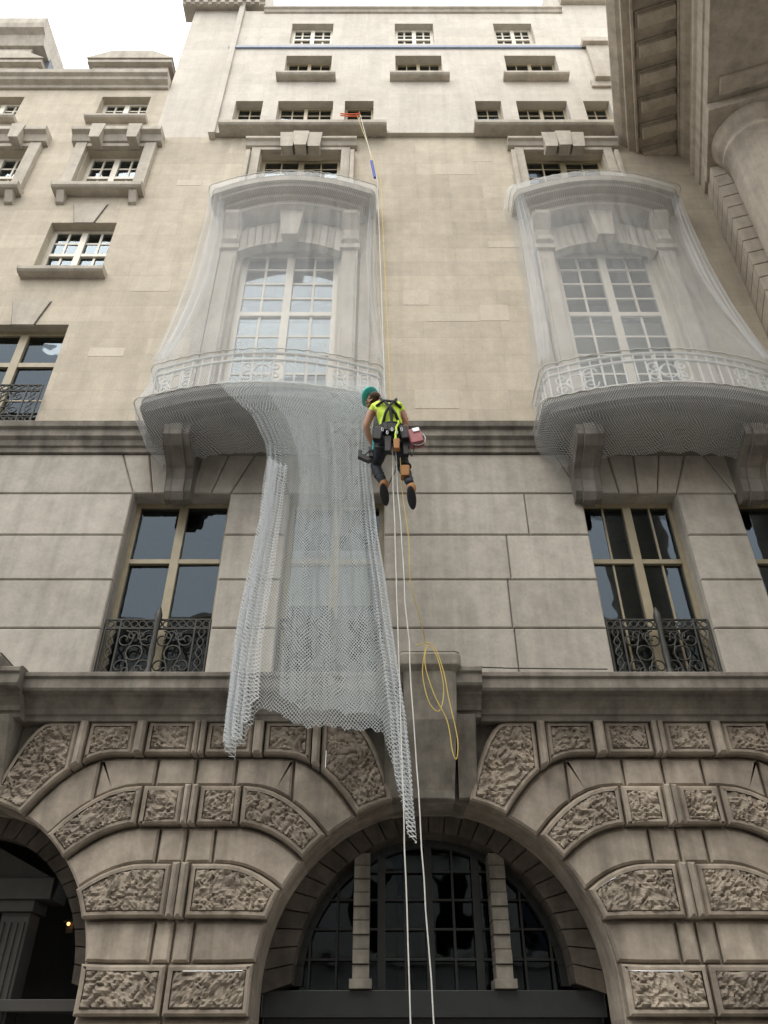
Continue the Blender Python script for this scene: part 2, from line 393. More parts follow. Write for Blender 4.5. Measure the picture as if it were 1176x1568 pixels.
# ================================================================ UPPER WALLS
def wall(mb,x0,x1,z0,z1,y,ops,dep=.32):
    xs=sorted({x0,x1,*[v for o in ops for v in(o[0],o[1]) if x0<v<x1]}); zs=sorted({z0,z1,*[v for o in ops for v in(o[2],o[3]) if z0<v<z1]})
    for a,b in zip(xs,xs[1:]):
        for c,d in zip(zs,zs[1:]):
            m=((a+b)/2,(c+d)/2)
            if any(o[0]<m[0]<o[1] and o[2]<m[1]<o[3] for o in ops): continue
            mb.add([(a,y,c),(b,y,c),(b,y,d),(a,y,d)],[(0,1,2,3)])
    for o in ops:
        a,b,c,d=o; mb.add([(a,y,c),(b,y,c),(b,y,d),(a,y,d),(a,y+dep,c),(b,y+dep,c),(b,y+dep,d),(a,y+dep,d)],[(0,1,5,4),(1,2,6,5),(2,3,7,6),(3,0,4,7)])
BC=[-1.77,4.15]
opsM=[(c-.92,c+.92,9.66,14.35) for c in BC]+[(-2.65,-.93,15.7,17.62),(3.02,4.72,15.7,17.62)]
opsL=[(-6.56,-5.27,13.5,15.1),(-10.3,-9.0,13.5,15.1),(-7.1,-5.5,9.66,12.1),(-10.6,-9.2,9.66,12.1),(-6.42,-5.2,16.2,17.75),(-9.0,-7.7,16.2,17.75),(-6.62,-5.48,19.0,20.1),(-9.5,-8.45,19.0,20.1)]
ops4=[(-3.42,-2.79,18.4,19.7),(-2.44,-1.17,18.4,19.7),(-.9,-.24,18.4,19.7),(2.1,2.7,18.4,19.7),(3.05,4.22,18.4,19.7),(4.6,5.2,18.4,19.7)]
ops3=[(-2.42,-1.29,20.75,21.95),(.28,1.42,20.75,21.95),(2.98,4.25,20.75,21.95)]
ops2=[(-2.40,-1.32,22.6,23.75),(.28,1.28,22.6,23.75),(2.85,3.85,22.6,23.75)]
w1=MB(); wall(w1,-5.1,6.9,9.66,18.3,0,opsM); wall(w1,-14,-5.1,9.66,20.5,0,opsL)
# pale replacement stones let into the wall, a few mm proud
w1.obj('ashlar_wall',M['ashlar'],B)
pt=MB()
for x,z,w,h in((.75,12.18,.9,.21),(.35,12.62,.45,.42),(1.7,12.2,.5,.42),(2.0,14.3,.6,.2),(-4.6,13.0,.7,.42),(-4.3,16.4,.5,.21),(1.1,16.8,.8,.42),(.5,10.1,.7,.42),(1.9,17.3,.4,.3),(-5.0,11.3,.6,.21)):
    pt.box(x,x+w,-.004,.01,z,z+h,random.random())
pt.obj('stone_repairs',stone('repair_stone',(.62,.56,.46),(.58,.52,.42),streak=.1,tone=.12,dirt=.1),B)
w2=MB(); wall(w2,-5.1,-3.72,18.3,25.0,0,[]); wall(w2,-3.72,6.9,18.3,24.5,-.10,ops4+ops3+ops2,.4)
w2.add([(-3.72,-.1,18.3),(-3.72,0,18.3),(-3.72,0,25.0),(-3.72,-.1,25.0)],[(0,1,2,3)])
w2.add([(-3.72,-.1,18.3),(6.9,-.1,18.3),(6.9,0,18.3),(-3.72,0,18.3)],[(0,1,2,3)])
w2.add([(-5.1,0,18),(-5.1,8,18),(-5.1,8,27),(-5.1,0,27)],[(0,1,2,3)])
w2.box(-5.1,-3.3,.0,4,25.0,27.5); w2.box(4.75,8,-.096,4,24.5,27.5); w2.box(-3.3,4.75,.3,8,24.0,24.4)
w2.box(-3.86,-3.724,-.17,-.0,18.2,24.8)
w2.obj('upper_wall',M['upper'],B)
T=MB()
T.prism_x([(.3,20.42),(-.06,20.42),(-.08,20.5),(-.2,20.54),(-.22,20.62),(-.30,20.66),(-.32,20.78),(.3,20.82)],-14,-5.12)
T.prism_x([(.3,24.8),(-.16,24.8),(-.18,24.9),(-.34,24.95),(-.36,25.1),(.3,25.16)],-5.42,-3.2)
for i in range(9): T.box(-5.3+i*.23,-5.18+i*.23,-.26,-.14,24.68,24.80)
T.prism_x([(.3,24.36),(-.14,24.36),(-.17,24.44),(-.22,24.47),(-.22,24.54),(.3,24.58)],-3.19,4.74)
T.prism_x([(.2,24.9),(-.2,24.9),(-.42,25.1),(-.42,25.25),(.2,25.3)],4.77,8)
def sill(x0,x1,z,p=.16,h=.12,y=0): T.prism_x([(y+.05,z-h),(y-p+.04,z-h),(y-p,z-h+.04),(y-p,z-.01),(y+.05,z)],x0,x1)
for o in ops3: sill(o[0]-.14,o[1]+.14,o[2]+.002,.2,.13,-.1)
sill(-3.62,.06,18.42,.24,.16,-.1); sill(1.98,6.9,18.42,.24,.16,-.1)
for o in[opsL[0],opsL[1]]: sill(o[0]-.14,o[1]+.14,o[2]+.002,.2,.14)
for o in[opsL[6],opsL[7]]: sill(o[0]-.12,o[1]+.12,o[2]+.002,.18,.12)
for o in opsL[4:6]:
    a,b,c,d=o
    T.box(a-.26,a-.02,-.12,.0,c-.05,d+.12); T.box(b+.02,b+.26,-.12,.0,c-.05,d+.12)
    T.box(a-.02,b+.02,-.1,.0,d+.01,d+.14)
    T.prism_x([(0,d+.14),(-.14,d+.14),(-.2,d+.3),(-.3,d+.34),(-.3,d+.46),(0,d+.5)],a-.36,b+.36)
    for s in(-.4,.4): T.prism_y([((a+b)/2+s-.1,d-.02),((a+b)/2+s+.1,d-.02),((a+b)/2+s+.14,d+.5),((a+b)/2+s-.14,d+.5)],-.33,-.05)
    sill(a-.3,b+.3,c-.05,.26,.16)
    for x in(a-.2,b+.04): T.prism_x([(0,c-.5),(-.06,c-.48),(-.18,c-.22),(0,c-.21)],x,x+.16)
for o in opsM[2:]:
    a,b,c,d=o; m=(a+b)/2
    T.box(a-.2,a-.01,-.09,0,c,d+.12); T.box(b+.01,b+.2,-.09,0,c,d+.12); T.box(a-.01,b+.01,-.09,0,d+.01,d+.12)
    T.box(a-.3,a-.21,-.16,0,c,d-.1); T.box(b+.21,b+.3,-.16,0,c,d-.1)
    T.prism_x([(0,d+.12),(-.12,d+.12),(-.16,d+.22),(-.22,d+.25),(-.22,d+.33),(0,d+.36)],a-.34,b+.34)
    for s in(-.36,-.0,.36) : T.prism_y([(m+s*.8-.12,d-.12),(m+s*.8+.12,d-.12),(m+s*.8+.16,d+.42),(m+s*.8-.16,d+.42)],-.25-.03*(s==0),-.04)
GR=MB()
for o in opsL[:4]:
    m=(o[0]+o[1])/2
    for s in(-.36,.36): GR.prism_y([(m+s*.55-.014,o[3]),(m+s*.55+.014,o[3]),(m+s*.95+.014,o[3]+.62),(m+s*.95-.014,o[3]+.62)],-.006,.01)
    T.prism_y([(m-.18,o[3]-.02),(m+.18,o[3]-.02),(m+.325,o[3]+.6),(m-.325,o[3]+.6)],-.03,.02)
GR.obj('flat_arch_joints',M['string'],B)
T.box(5.05,5.6,-.2,-.1,20.7,22.3); T.box(4.95,5.7,-.3,-.1,22.3,22.5); T.box(4.9,6.9,-.16,-.1,20.3,20.6); T.box(5.0,5.65,-.26,-.1,20.55,20.7)
T.obj('trim_mouldings',M['trim'],B,bevel=.01)
LD=MB(); LD.prism_x([(0,22.30),(-.15,22.30),(-.16,22.37),(0,22.40)],-3.9,6.9); LD.obj('lead_ledge',M['lead'],B)
for o in ops4:
    w=o[1]-o[0]; window(*o,.12,[.5] if w>1 else [],[.55],'frame_t',.06,(.025,.04),bars_v=[.25,.75] if w>1 else [.5],bars_h=[.28,.78])
for o in ops3: window(*o,.14,[.5],[.5],'frame_t',.06,(.03,.04),bars_v=[.25,.75],bars_h=[.25,.75])
for o in ops2: window(*o,.10,[.5],[.5],'frame',.08,(.04,.05),bars_v=[.25,.75],bars_h=[.25,.75],bw=.022)
for k,o in enumerate(opsM[2:]): window(*o,.2,[.5],[.5],'frame_t',.08,(.04,.06),bars_v=[.25,.75],bars_h=[.17,.33,.67,.84])
for k,o in enumerate(opsL):
    if k in(0,1): window(*o,.22,[.5],[.5],'frame',.09,(.04,.06),bars_v=[.25,.75],bars_h=[.25,.75],bw=.022)
    elif k in(2,3): window(*o,.22,[.5],[.66],'frame_t',.09,(.05,.07),bars_v=[],bars_h=[.33])
    else: window(*o,.22,[.5],[.5],'frame',.08,(.04,.06),bars_v=[.25,.75],bars_h=[.25,.75],bw=.02)
# ================================================================ BAYS + BALCONIES
def outline(cx,hw,ys,ym,n=22,rc=.18):
    p=[(cx-hw,.0),(cx-hw,-ys+rc)]
    for i in range(1,4): a=math.pi/2*i/4; p.append((cx-hw+rc*(1-math.cos(a)),-ys+rc-rc*math.sin(a)))
    for i in range(n+1):
        t=-1+2*i/n; p.append((cx+(hw-rc)*t,-(ys+(ym-ys)*(1-t*t))))
    for i in range(3,0,-1): a=math.pi/2*i/4; p.append((cx+hw-rc*(1-math.cos(a)),-ys+rc-rc*math.sin(a)))
    p+=[(cx+hw,-ys+rc),(cx+hw,0)]
    return p
bay=MB(); bal=MB()
for c in BC:
    for hw,ys,ym,z0,z1 in[(1.25,.30,.50,14.95,15.08),(1.38,.36,.58,15.08,15.2),(1.52,.46,.72,15.2,15.3),(1.60,.52,.78,15.3,15.46),(1.5,.46,.7,15.46,15.53)]:
        bay.prism_z(outline(c,hw,ys,ym),z0,z1)
    for s in(-1,1):
        x=c+s*1.13
        bay.box(x-.15,x+.15,-.16,0,9.66,14.0); bay.box(x-.11,x+.11,-.19,-.16,9.9,13.8); bay.box(x-.19,x+.19,-.22,0,14.0,14.12)
        x2=c+s*1.42; bay.box(x2-.10,x2+.10,-.08,0,9.66,14.3)
        prof=[(0,14.12),(-.2,14.12),(-.27,14.2),(-.26,14.32),(-.2,14.4),(-.22,14.55),(-.34,14.7),(-.42,14.8),(-.42,14.9),(-.36,14.95),(0,14.95)]
        bay.prism_x(prof,x-.13,x+.13); bay.prism_x([(y*.9,z) for y,z in prof],x-.17,x+.17)
    for i in range(14):
        a0=-1+2*i/14;a1=-1+2*(i+1)/14
        zg=lambda t:14.60+.32*(1-t*t)
        bay.prism_y([(c+.95*a0,14.0+.28*(1-a0*a0)+.02),(c+.95*a1,14.0+.28*(1-a1*a1)+.02),(c+.98*a1,zg(a1)),(c+.98*a0,zg(a0))],-.14,0)
        bay.prism_y([(c+.95*a0,14.0+.28*(1-a0*a0)-.06),(c+.95*a1,14.0+.28*(1-a1*a1)-.06),(c+.95*a1,14.0+.28*(1-a1*a1)+.03),(c+.95*a0,14.0+.28*(1-a0*a0)+.03)],-.19,0)
    bay.prism_y([(c-.15,14.2),(c+.15,14.2),(c+.22,14.96),(c-.22,14.96)],-.38,-.1)
    for hw,ys,ym,z0,z1 in[(1.42,.62,.92,9.10,9.2),(1.66,.78,1.08,9.2,9.27),(1.74,.84,1.14,9.27,9.4),(1.80,.88,1.19,9.4,9.5)]:
        bal.prism_z(outline(c,hw,ys,ym),z0,z1)
    for s in(-1.2,1.2):
        x=c+s; pr=[(0,8.2),(-.12,8.2),(-.20,8.3),(-.22,8.5),(-.3,8.66),(-.62,8.8),(-.74,8.92),(-.74,9.10),(0,9.10)]
        bal.prism_x(pr,x-.19,x+.19); bal.prism_x([(y-.03 if y<0 else y,z-.03 if z<9 else z) for y,z in pr],x-.09,x+.09)
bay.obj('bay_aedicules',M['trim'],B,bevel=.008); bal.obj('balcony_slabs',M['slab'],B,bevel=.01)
for k,c in enumerate(BC):
    window(c-.92,c+.92,9.66,14.3,.18,[.5],[.62],'frame',.10,(.05,.07),bars_v=[.25,.75],bars_h=[.1,.2,.3,.4,.5,.72,.81,.9],blind=(0,.6) ,bw=.02)
for k,m in F.items():
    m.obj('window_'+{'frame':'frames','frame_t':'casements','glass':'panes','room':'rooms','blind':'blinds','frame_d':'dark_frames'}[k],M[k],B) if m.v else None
def spiral(cx,cz,r,turns,start,dr=1,n=22):
    return [(cx+r*(1-.85*t/n)*math.cos(start+dr*2*math.pi*turns*t/n),cz+r*(1-.85*t/n)*math.sin(start+dr*2*math.pi*turns*t/n)) for t in range(n+1)]
def circle(cx,cz,r,n=14): return [(cx+r*math.cos(2*math.pi*i/n),cz+r*math.sin(2*math.pi*i/n)) for i in range(n+1)]
def guard(x0,x1,z0,z1):
    thick=[];thin=[]
    W=x1-x0;H=z1-z0; zt=z1-.13; zb=z0+.12
    for z in(z0,zb,zt,z1): thick.append([(x0,z),(x1,z)])
    for t in(0,.14,.5,.86,1) : thick.append([(x0+W*t,z0),(x0+W*t,z1)])
    n=int(W/.1)
    for i in range(n): thin.append(circle(x0+W*(i+.5)/n,(zt+z1)/2,.045,10)); thin.append(circle(x0+W*(i+.5)/n,(zb+z0)/2,.04,10))
    for t in(.32,.68):
        cx=x0+W*t; cz=(zb+zt)/2; h=(zt-zb)/2; w=W*.18
        thin.append(circle(cx,cz,h*.3)); thin.append([(cx,cz-h),(cx+w*.45,cz),(cx,cz+h),(cx-w*.45,cz),(cx,cz-h)])
        for sx in(-1,1):
            for sz in(-1,1):
                thin.append(spiral(cx+sx*w*.62,cz+sz*h*.55,h*.36,1.4,math.pi/2*sz,sx*sz)); thin.append(spiral(cx+sx*w*.25,cz+sz*h*.70,h*.22,1.2,0,-sx*sz))
    for t in(.07,.93):
        cx=x0+W*t
        thin.append([(cx+.045*math.sin(q*1.1),zb+(zt-zb)*q/14) for q in range(15)]); thin.append([(cx-.045*math.sin(q*1.1),zb+(zt-zb)*q/14) for q in range(15)])
    return thick,thin
TK=[];TN=[]
for o in ow:
    a,b=guard(o[0]+.03,o[1]-.03,5.42,6.36); TK+=[[(x,.06,z) for x,z in l] for l in a]; TN+=[[(x,.06,z) for x,z in l] for l in b]
for o in opsL[2:4]:
    a,b=guard(o[0]+.0,o[1]-.0,9.7,10.5); TK+=[[(x,-.12,z) for x,z in l] for l in a]; TN+=[[(x,-.12,z) for x,z in l] for l in b]
curves('window_guard_rails',TK,.016,M['iron'],B); curves('window_guard_scrolls',TN,.011,M['iron'],B)
gp=MB()
for o in ow:
    gp.lathe(o[0]+(o[1]-o[0])*.5,.0,[(.0,5.40),(.05,5.42),(.05,5.6),(.03,5.66),(.045,5.85),(.03,6.1),(.045,6.3),(.05,6.4),(.02,6.5),(0,6.52)],12)
gp.obj('guard_posts',M['iron'],B,smooth=True)
RK=[];RN=[]
def along(pts,n):
    d=[0]
    for a,b in zip(pts,pts[1:]): d.append(d[-1]+math.dist(a,b))
    out=[]; k=0
    for i in range(n+1):
        s=d[-1]*i/n
        while k<len(pts)-2 and d[k+1]<s: k+=1
        t=(s-d[k])/(d[k+1]-d[k]); out.append((pts[k][0]+t*(pts[k+1][0]-pts[k][0]),pts[k][1]+t*(pts[k+1][1]-pts[k][1])))
    return out,d[-1]
for c in BC:
    o=outline(c,1.72,.82,1.12)
    for z in(9.56,10.02,10.16): RK.append([(x,y,z) for x,y in o])
    pts,L_=along(o,64)
    for i,(x,y) in enumerate(pts):
        if i%2==0: RN.append([(x,y,9.5),(x,y,10.16)])
    dens,_=along(o,256)
    for ctr in(60,128,196):
        def mp(u,v,ctr=ctr):
            q=dens[max(0,min(256,int(ctr+u*256/L_)))]; return (q[0],q[1],v)
        for sx in(-1,1):
            for sz in(-1,1): RN.append([mp(u,v) for u,v in spiral(sx*.2,9.79+sz*.1,.12,1.4,0,sx*sz,30)])
        RN.append([mp(u,v) for u,v in circle(0,9.79,.13,20)])
M['rail']=plain('painted_balcony_rail',(.60,.60,.57),.5)
curves('balcony_rails',RK,.024,M['rail'],B); curves('balcony_balusters',RN,.013,M['rail'],B)
# roofs of the left wing
rf=MB(); rf.add([(-14,.2,20.8),(-5.12,.2,20.8),(-5.12,1.4,22.0),(-14,1.4,22.0)],[(0,1,2,3)]); rf.obj('mansard_roof',M['roof'],B)
dm=MB(); dg=MB()
for c in(-6.35,-9.6):
    dm.box(c-.95,c-.6,.15,1.6,20.8,21.9); dm.box(c+.6,c+.95,.15,1.6,20.8,21.9); dm.box(c-.6,c+.6,.15,1.6,21.7,21.9)
    dm.box(c-1.05,c+1.05,.02,1.6,21.9,22.04); dm.prism_y([(c-1.08,22.04),(c+1.08,22.04),(c+.5,22.4),(c-.5,22.4)],-.02,1.7)
    dg.box(c-.6,c+.6,.4,.45,20.8,21.7)
dm.box(-18,-11.5,2.6,6,21,28.9); dm.prism_x([(2.1,29.3),(2.15,29.1),(2.35,29.0),(2.5,28.6),(6,28.6),(6,29.7),(2.1,29.65)],-18,-11.1)
dm.obj('dormers_and_stair_tower',M['trim'],B,bevel=.01); dg.obj('dormer_glass',M['glass_d'],B)
rs=MB(); rs.prism_y([(-11.5,21.0),(-10.3,21.0),(-11.1,28.8),(-11.5,28.8)],3.0,6.0); rs.obj('tower_slate_flank',M['roof'],B)

# ================================================================ ARCHWAY BUILDING on the right
A=empty('archway_building')
ex,ey=-.2986,-.9544
nx,ny=-.9544,.2986
def af(v): s,n,z=v; return (6.57+ex*s+nx*n,ey*s+ny*n,z)
am=MB()
def sweep(mb,prof,s0,s1):
    n=len(prof); v=[(s0,a,b) for a,b in prof]+[(s1,a,b) for a,b in prof]
    mb.add(v,[list(range(n)),list(range(2*n-1,n-1,-1))]+[(i,(i+1)%n,(i+1)%n+n,i+n) for i in range(n)])
sweep(am,[(-2.4,16.1),(0,16.1),(0,16.4),(.04,16.42),(.04,16.75),(.1,16.8),(.1,16.9),(.02,16.92),(.02,17.35),(.12,17.4),(.18,17.5),(.18,17.72),(1.20,17.72),(1.20,17.86),(1.28,17.9),(1.40,18.1),(1.40,18.2),(-2.4,18.3)],-.6,9)
for i in range(16):
    s=.1+i*.56
    am.box(s,s+.24,.24,.92,17.53,17.715); am.box(s-.03,s+.27,.22,.96,17.67,17.717)
am.box(-.5,9,1.0,1.05,17.6,17.715); am.box(-.5,9,.181,.22,17.5,17.56)
sweep(am,[(-2.4,18.3),(-.1,18.3),(-.1,21.5),(-2.4,21.5)],-.6,9)
for i in range(5): am.box(.05+i*2.0,.35+i*2.0,-2.2,-.2,16.0,16.098)
for r in range(46):
    z=.2+r*.34
    if z+.34>16.05: break
    am.box(-.3,.75,-2.4,-.02,z+.022,z+.34)
am.box(-.3,.72,-2.4,-.06,0,16.1)
am.obj('entablature',M['arch'],A,bevel=.012,xf=af)
col=MB()
cs=(1.15,5.0)
for s in cs:
    cx,cy,_=af((s,-.72,0))
    col.lathe(cx,cy,[(.70,5.4),(.70,5.6),(.62,5.7),(.60,5.9),(.60,8),(.585,11),(.54,14.5),(.53,15.30),(.58,15.33),(.58,15.40),(.53,15.43),(.53,15.58),(.60,15.62),(.62,15.70),(.67,15.80),(.68,15.86)],48)
col.obj('columns',M['arch'],A,smooth=True)
cb=MB()
for s in cs:
    cb.box(s-.76,s+.76,-1.46,.03,15.862,16.09); cb.box(s-.8,s+.8,-1.5,.06,0,5.4)
cb.obj('abacus_and_pedestals',M['arch'],A,bevel=.015,xf=af)

# ================================================================ SAFETY NETTING
def netting(name,cx,seed,canopy_dx=0):
    keys=[(15.62,1.3,.05,.10,.0),(15.60,1.58,.50,.76,.006),(15.5,1.66,.58,.84,.006),(15.2,1.66,.58,.84,.015),(14.8,1.56,.42,.62,.03),
     (13.0,1.57,.42,.60,.045),(11.5,1.66,.58,.80,.045),(10.5,1.75,.84,1.12,.03),(10.2,1.77,.87,1.17,.01),(9.9,1.77,.87,1.17,.012),(9.6,1.83,.91,1.22,.018),(9.42,1.87,.95,1.25,.008),(9.2,1.84,.90,1.19,.012),(8.95,1.62,.60,.90,.04),(8.8,1.55,.2,.45,.06)]
    NT=150; zs=[]
    for a,b in zip(keys,keys[1:]):
        m=max(1,int(abs(a[0]-b[0])/.12))
        for i in range(m):
            t=i/m; zs.append(tuple(a[k]+(b[k]-a[k])*t for k in range(5)))
    zs.append(keys[-1])
    mb=MB(); mb.uv=[]; vacc=0; pz=None
    for r,(z,hw,ys,ym,fo) in enumerate(zs):
        o,L_=along(outline(cx+canopy_dx*max(0,(z-10.2)/5.3),hw,ys,ym),NT)
        if pz is not None: vacc+=math.sqrt((z-pz)**2+.0004)
        pz=z
        for i,(x,y) in enumerate(o):
            t=i/NT
            a=noise.noise(Vector((t*16+seed,z*.22,0)))+.6*noise.noise(Vector((t*38+seed,z*.35,3)))
            b=noise.noise(Vector((t*11+seed,z*.3,7)))
            yy=min(-.02,y+a*fo*1.2); zz=z+b*fo*.7+(.05*noise.noise(Vector((t*9,seed,1))) if z<9.1 else 0)
            mb.v.append((x+b*fo,yy,zz)); mb.uv.append((t*L_,vacc))
    nr=len(zs)
    for r in range(nr-1):
        for i in range(NT): mb.f.append([r*(NT+1)+i,r*(NT+1)+i+1,(r+1)*(NT+1)+i+1,(r+1)*(NT+1)+i]); mb.t.append(.5)
    return mb.obj(name,M['net'],smooth=True)
n0=netting('safety_netting',BC[0],2.0); n1=netting('safety_netting',BC[1],11.0,-.1)
# bunched vertical laps where the net is folded over itself at the sides
def lap(cx,side,seed,parent,wd=.16):
    mb=MB(); mb.uv=[]; NS=60; NT=26
    for s in range(NS+1):
        q=s/NS; z=15.3-q*5.0; ox=1.62+.0*q+.16*q*q; oy=.35+.42*q*q
        for i in range(NT+1):
            t=i/NT; w=wd*(1+.6*math.sin(math.pi*q))
            x=cx+side*(ox-w*t+.02*noise.noise(Vector((t*8,z,seed)))); y=-oy-.05-.05*math.sin(t*19+z*.8+seed)-.08*t
            mb.v.append((x,y,z)); mb.uv.append((t*.7,z))
    for s in range(NS):
        for i in range(NT): mb.f.append([s*(NT+1)+i,s*(NT+1)+i+1,(s+1)*(NT+1)+i+1,(s+1)*(NT+1)+i]); mb.t.append(.5)
    mb.obj('side_lap',M['net'],parent,smooth=True)
lap(BC[0],-1,1,n0,.30); lap(BC[0],1,5,n0,.12); lap(BC[1],-1,9,n1,.16); lap(BC[1],1,13,n1,.2)
hem=[]
for c in BC:
    for z,hw,ys,ym in((15.52,1.665,.585,.845),(10.2,1.78,.88,1.18),(9.42,1.88,.96,1.26)):
        hem.append([(x,y+.004*math.sin(i*2.1),z+.012*math.sin(i*1.7)) for i,(x,y) in enumerate(along(outline(c,hw,ys,ym),90)[0])])
M['white_rope']=plain('white_rope',(.62,.62,.58),.8)
curves('hem_cords',hem,.008,M['white_rope'],n0)
def lerp(tab,z):
    if z>=tab[0][0]: return tab[0][1:]
    for a,b in zip(tab,tab[1:]):
        if z>=b[0]:
            t=(a[0]-z)/(a[0]-b[0]); return tuple(a[k]+(b[k]-a[k])*t for k in range(1,len(a)))
    return tab[-1][1:]
tab=[(9.45,-2.35,-.05,-1.24),(9.2,-2.2,-.08,-1.27),(8.8,-1.80,-.12,-1.24),(8.3,-1.56,-.16,-1.21),(7.85,-1.47,-.16,-1.2),(7.0,-1.50,-.08,-1.2),(6.1,-1.58,.04,-1.2),(5.3,-1.63,.14,-1.21),(4.5,-1.64,.25,-1.22),(3.2,-1.60,.34,-1.23)]
bot=[(0,4.22),(.05,4.12),(.10,4.3),(.17,4.66),(.25,4.62),(.4,4.46),(.6,4.42),(.78,4.40),(.86,4.36),(.90,4.0),(.93,3.62),(.95,3.36),(.97,3.30),(1,3.75)]
def bz(t):
    for a,b in zip(bot,bot[1:]):
        if t<=b[0]: u=(t-a[0])/(b[0]-a[0]); return a[1]+(b[1]-a[1])*u
    return bot[-1][1]
def tail(name,mat,t0,t1,dy,seed,NT,amp,parent=None,ztop=9.45,lift=0):
    mb=MB(); mb.uv=[]; NS=110
    for s in range(NS+1):
        for i in range(NT+1):
            t=t0+(t1-t0)*i/NT; zb=bz(t)+.05*noise.noise(Vector((t*30,seed,0)))+lift
            z=ztop+(zb-ztop)*s/NS; l,r,y=lerp(tab,z)
            e=max(0,1-t/.2)+max(0,(t-.85)/.15)
            f=noise.noise(Vector((t*10+seed,z*.25,0)))+.5*noise.noise(Vector((t*28+seed,z*.3,4)))
            fe=math.sin(t*150+1.5*noise.noise(Vector((t*5,z*.6,seed))))*min(1,e)
            g=min(1,max(0,(9.2-z)/1.2)); g2=1 if z<8.9 else .25
            x=l+(r-l)*t+.03*amp*fe*g+.02*noise.noise(Vector((t*12,z*1.2,seed)))
            yy=y+dy+amp*(.06*f+.075*fe)*g*g2*1.3
            mb.v.append((x,yy,z)); mb.uv.append((t*2.3,z))
    for s in range(NS):
        for i in range(NT): mb.f.append([s*(NT+1)+i,s*(NT+1)+i+1,(s+1)*(NT+1)+i+1,(s+1)*(NT+1)+i]); mb.t.append(.5)
    return mb.obj(name,mat,parent,smooth=True)
tail('hanging_sheet',M['net2'],0,1,-.02,1.3,170,.9,n0)
tail('gathered_edge_left',M['net3'],0,.17,-.10,5.1,60,1.3,n0,ztop=7.9,lift=.06)
tail('gathered_edge_right',M['net3'],.91,1,-.08,8.1,40,1.2,n0,ztop=7.9)
tail('lap_sheet',M['net2'],.28,.98,.07,9.7,120,.7,n0,ztop=9.3,lift=.22)
# ================================================================ ROPES
ROPE_Y=plain('yellow_rope',(.66,.50,.13),.7); ROPE_R=plain('orange_sling',(.70,.14,.05),.7); ROPE_B=plain('blue_sling',(.04,.08,.42),.6)
RP=empty('abseil_ropes')
def seg(a,b,n=20,sag=0,wig=0,seed=0):
    return [(a[0]+(b[0]-a[0])*t/n+wig*noise.noise(Vector((t*.5,seed,0))),a[1]+(b[1]-a[1])*t/n,a[2]+(b[2]-a[2])*t/n-sag*math.sin(math.pi*t/n)) for t in range(n+1)]
def smooth_line(pts,n=10):
    out=[]
    P=[Vector(p) for p in pts]; P=[P[0]*2-P[1]]+P+[P[-1]*2-P[-2]]
    for i in range(1,len(P)-2):
        for k in range(n):
            t=k/n; a,b,c,d=P[i-1],P[i],P[i+1],P[i+2]
            out.append(tuple(.5*((2*b)+(c-a)*t+(2*a-5*b+4*c-d)*t*t+(3*b-a-3*c+d)*t**3)))
    out.append(tuple(P[-2])); return out
top=(-.52,-.42,18.45)
curves('main_line',[seg(top,(-.12,-1.0,14.9))+seg((-.12,-1.0,14.9),(.02,-1.62,8.55))],.007,M['white_rope'],RP)
curves('tail_lines',[seg((.10,-1.62,8.0),(.24,-1.6,.4),30,0,.01,1),seg((.14,-1.6,8.0),(.46,-1.62,.4),30,0,.02,4)],.006,M['white_rope'],RP)
curves('safety_line',[seg((-.60,-.40,18.5),(-.06,-.98,15.0))+seg((-.06,-.98,15.0),(.10,-1.55,8.4)),
   smooth_line([(.2,-1.6,7.9),(.22,-1.55,7.3),(.29,-1.48,6.6),(.30,-1.4,6.1),(.42,-1.15,5.7),(.47,-1.0,5.5),(.43,-.98,5.15),(.49,-.97,4.82),(.60,-.96,4.72),(.66,-.96,4.98),(.60,-.97,5.35),(.50,-.98,5.48),(.46,-.99,5.25),(.55,-.98,4.9),(.68,-.97,4.6),(.72,-.96,4.28),(.76,-.96,4.20),(.78,-.96,4.42),(.71,-.97,4.85),(.66,-.97,5.2),(.55,-.98,5.5),(.36,-.98,5.49)],8)],.0055,ROPE_Y,RP)
curves('anchor_sling',[seg((-.95,-.42,18.5),(-.52,-.44,18.46),8,.03),seg((-.95,-.40,18.46),(-.5,-.42,18.40),8,.03)],.015,ROPE_R,RP)
curves('rope_protector',[seg((-.24,-.93,15.7),(-.17,-.95,15.1),6)],.026,ROPE_B,RP)
curves('ledge_cable',[seg((.9,-.6,5.4),(1.5,-.62,5.37),12,0,.1,3)+seg((1.5,-.62,5.37),(2.6,-.66,5.34),12,0,.1,8)],.008,M['iron'],B)

# ================================================================ WORKER
WK=empty('abseiling_worker')
Mt={'vest':plain('hi_vis_yellow',(.58,.80,.05),.6,var=.15,scale=20),'black':plain('black_harness',(.015,.015,.017),.6),'skin':plain('skin',(.45,.25,.17),.55,var=.05),
 'jean':plain('dark_trousers',(.022,.026,.035),.8,var=.3,scale=30),'helmet':plain('teal_helmet',(.06,.52,.48),.3,var=.04),'boot':plain('tan_boot',(.34,.15,.04),.6),'pink':plain('red_pouch',(.42,.16,.17),.7),
 'grey':plain('grey_metal',(.5,.5,.5),.3,metal=.8),'hair':plain('brown_hair',(.06,.035,.02),.8),'teal':plain('teal_strap',(.04,.35,.38),.6)}
V={}; order=[]; E=[]
def jn(n,p,r,par=None):
    V[n]=len(order); order.append((p,r))
    if par: E.append((V[par],V[n]))
Y=-1.62
jn('pelvis',(.10,Y,8.12),(.16,.13))
jn('waist',(.095,Y-.03,8.26),(.145,.12),'pelvis'); jn('chest',(.06,Y-.05,8.44),(.18,.135),'waist'); jn('upper',(.03,Y-.03,8.58),(.165,.115),'chest')
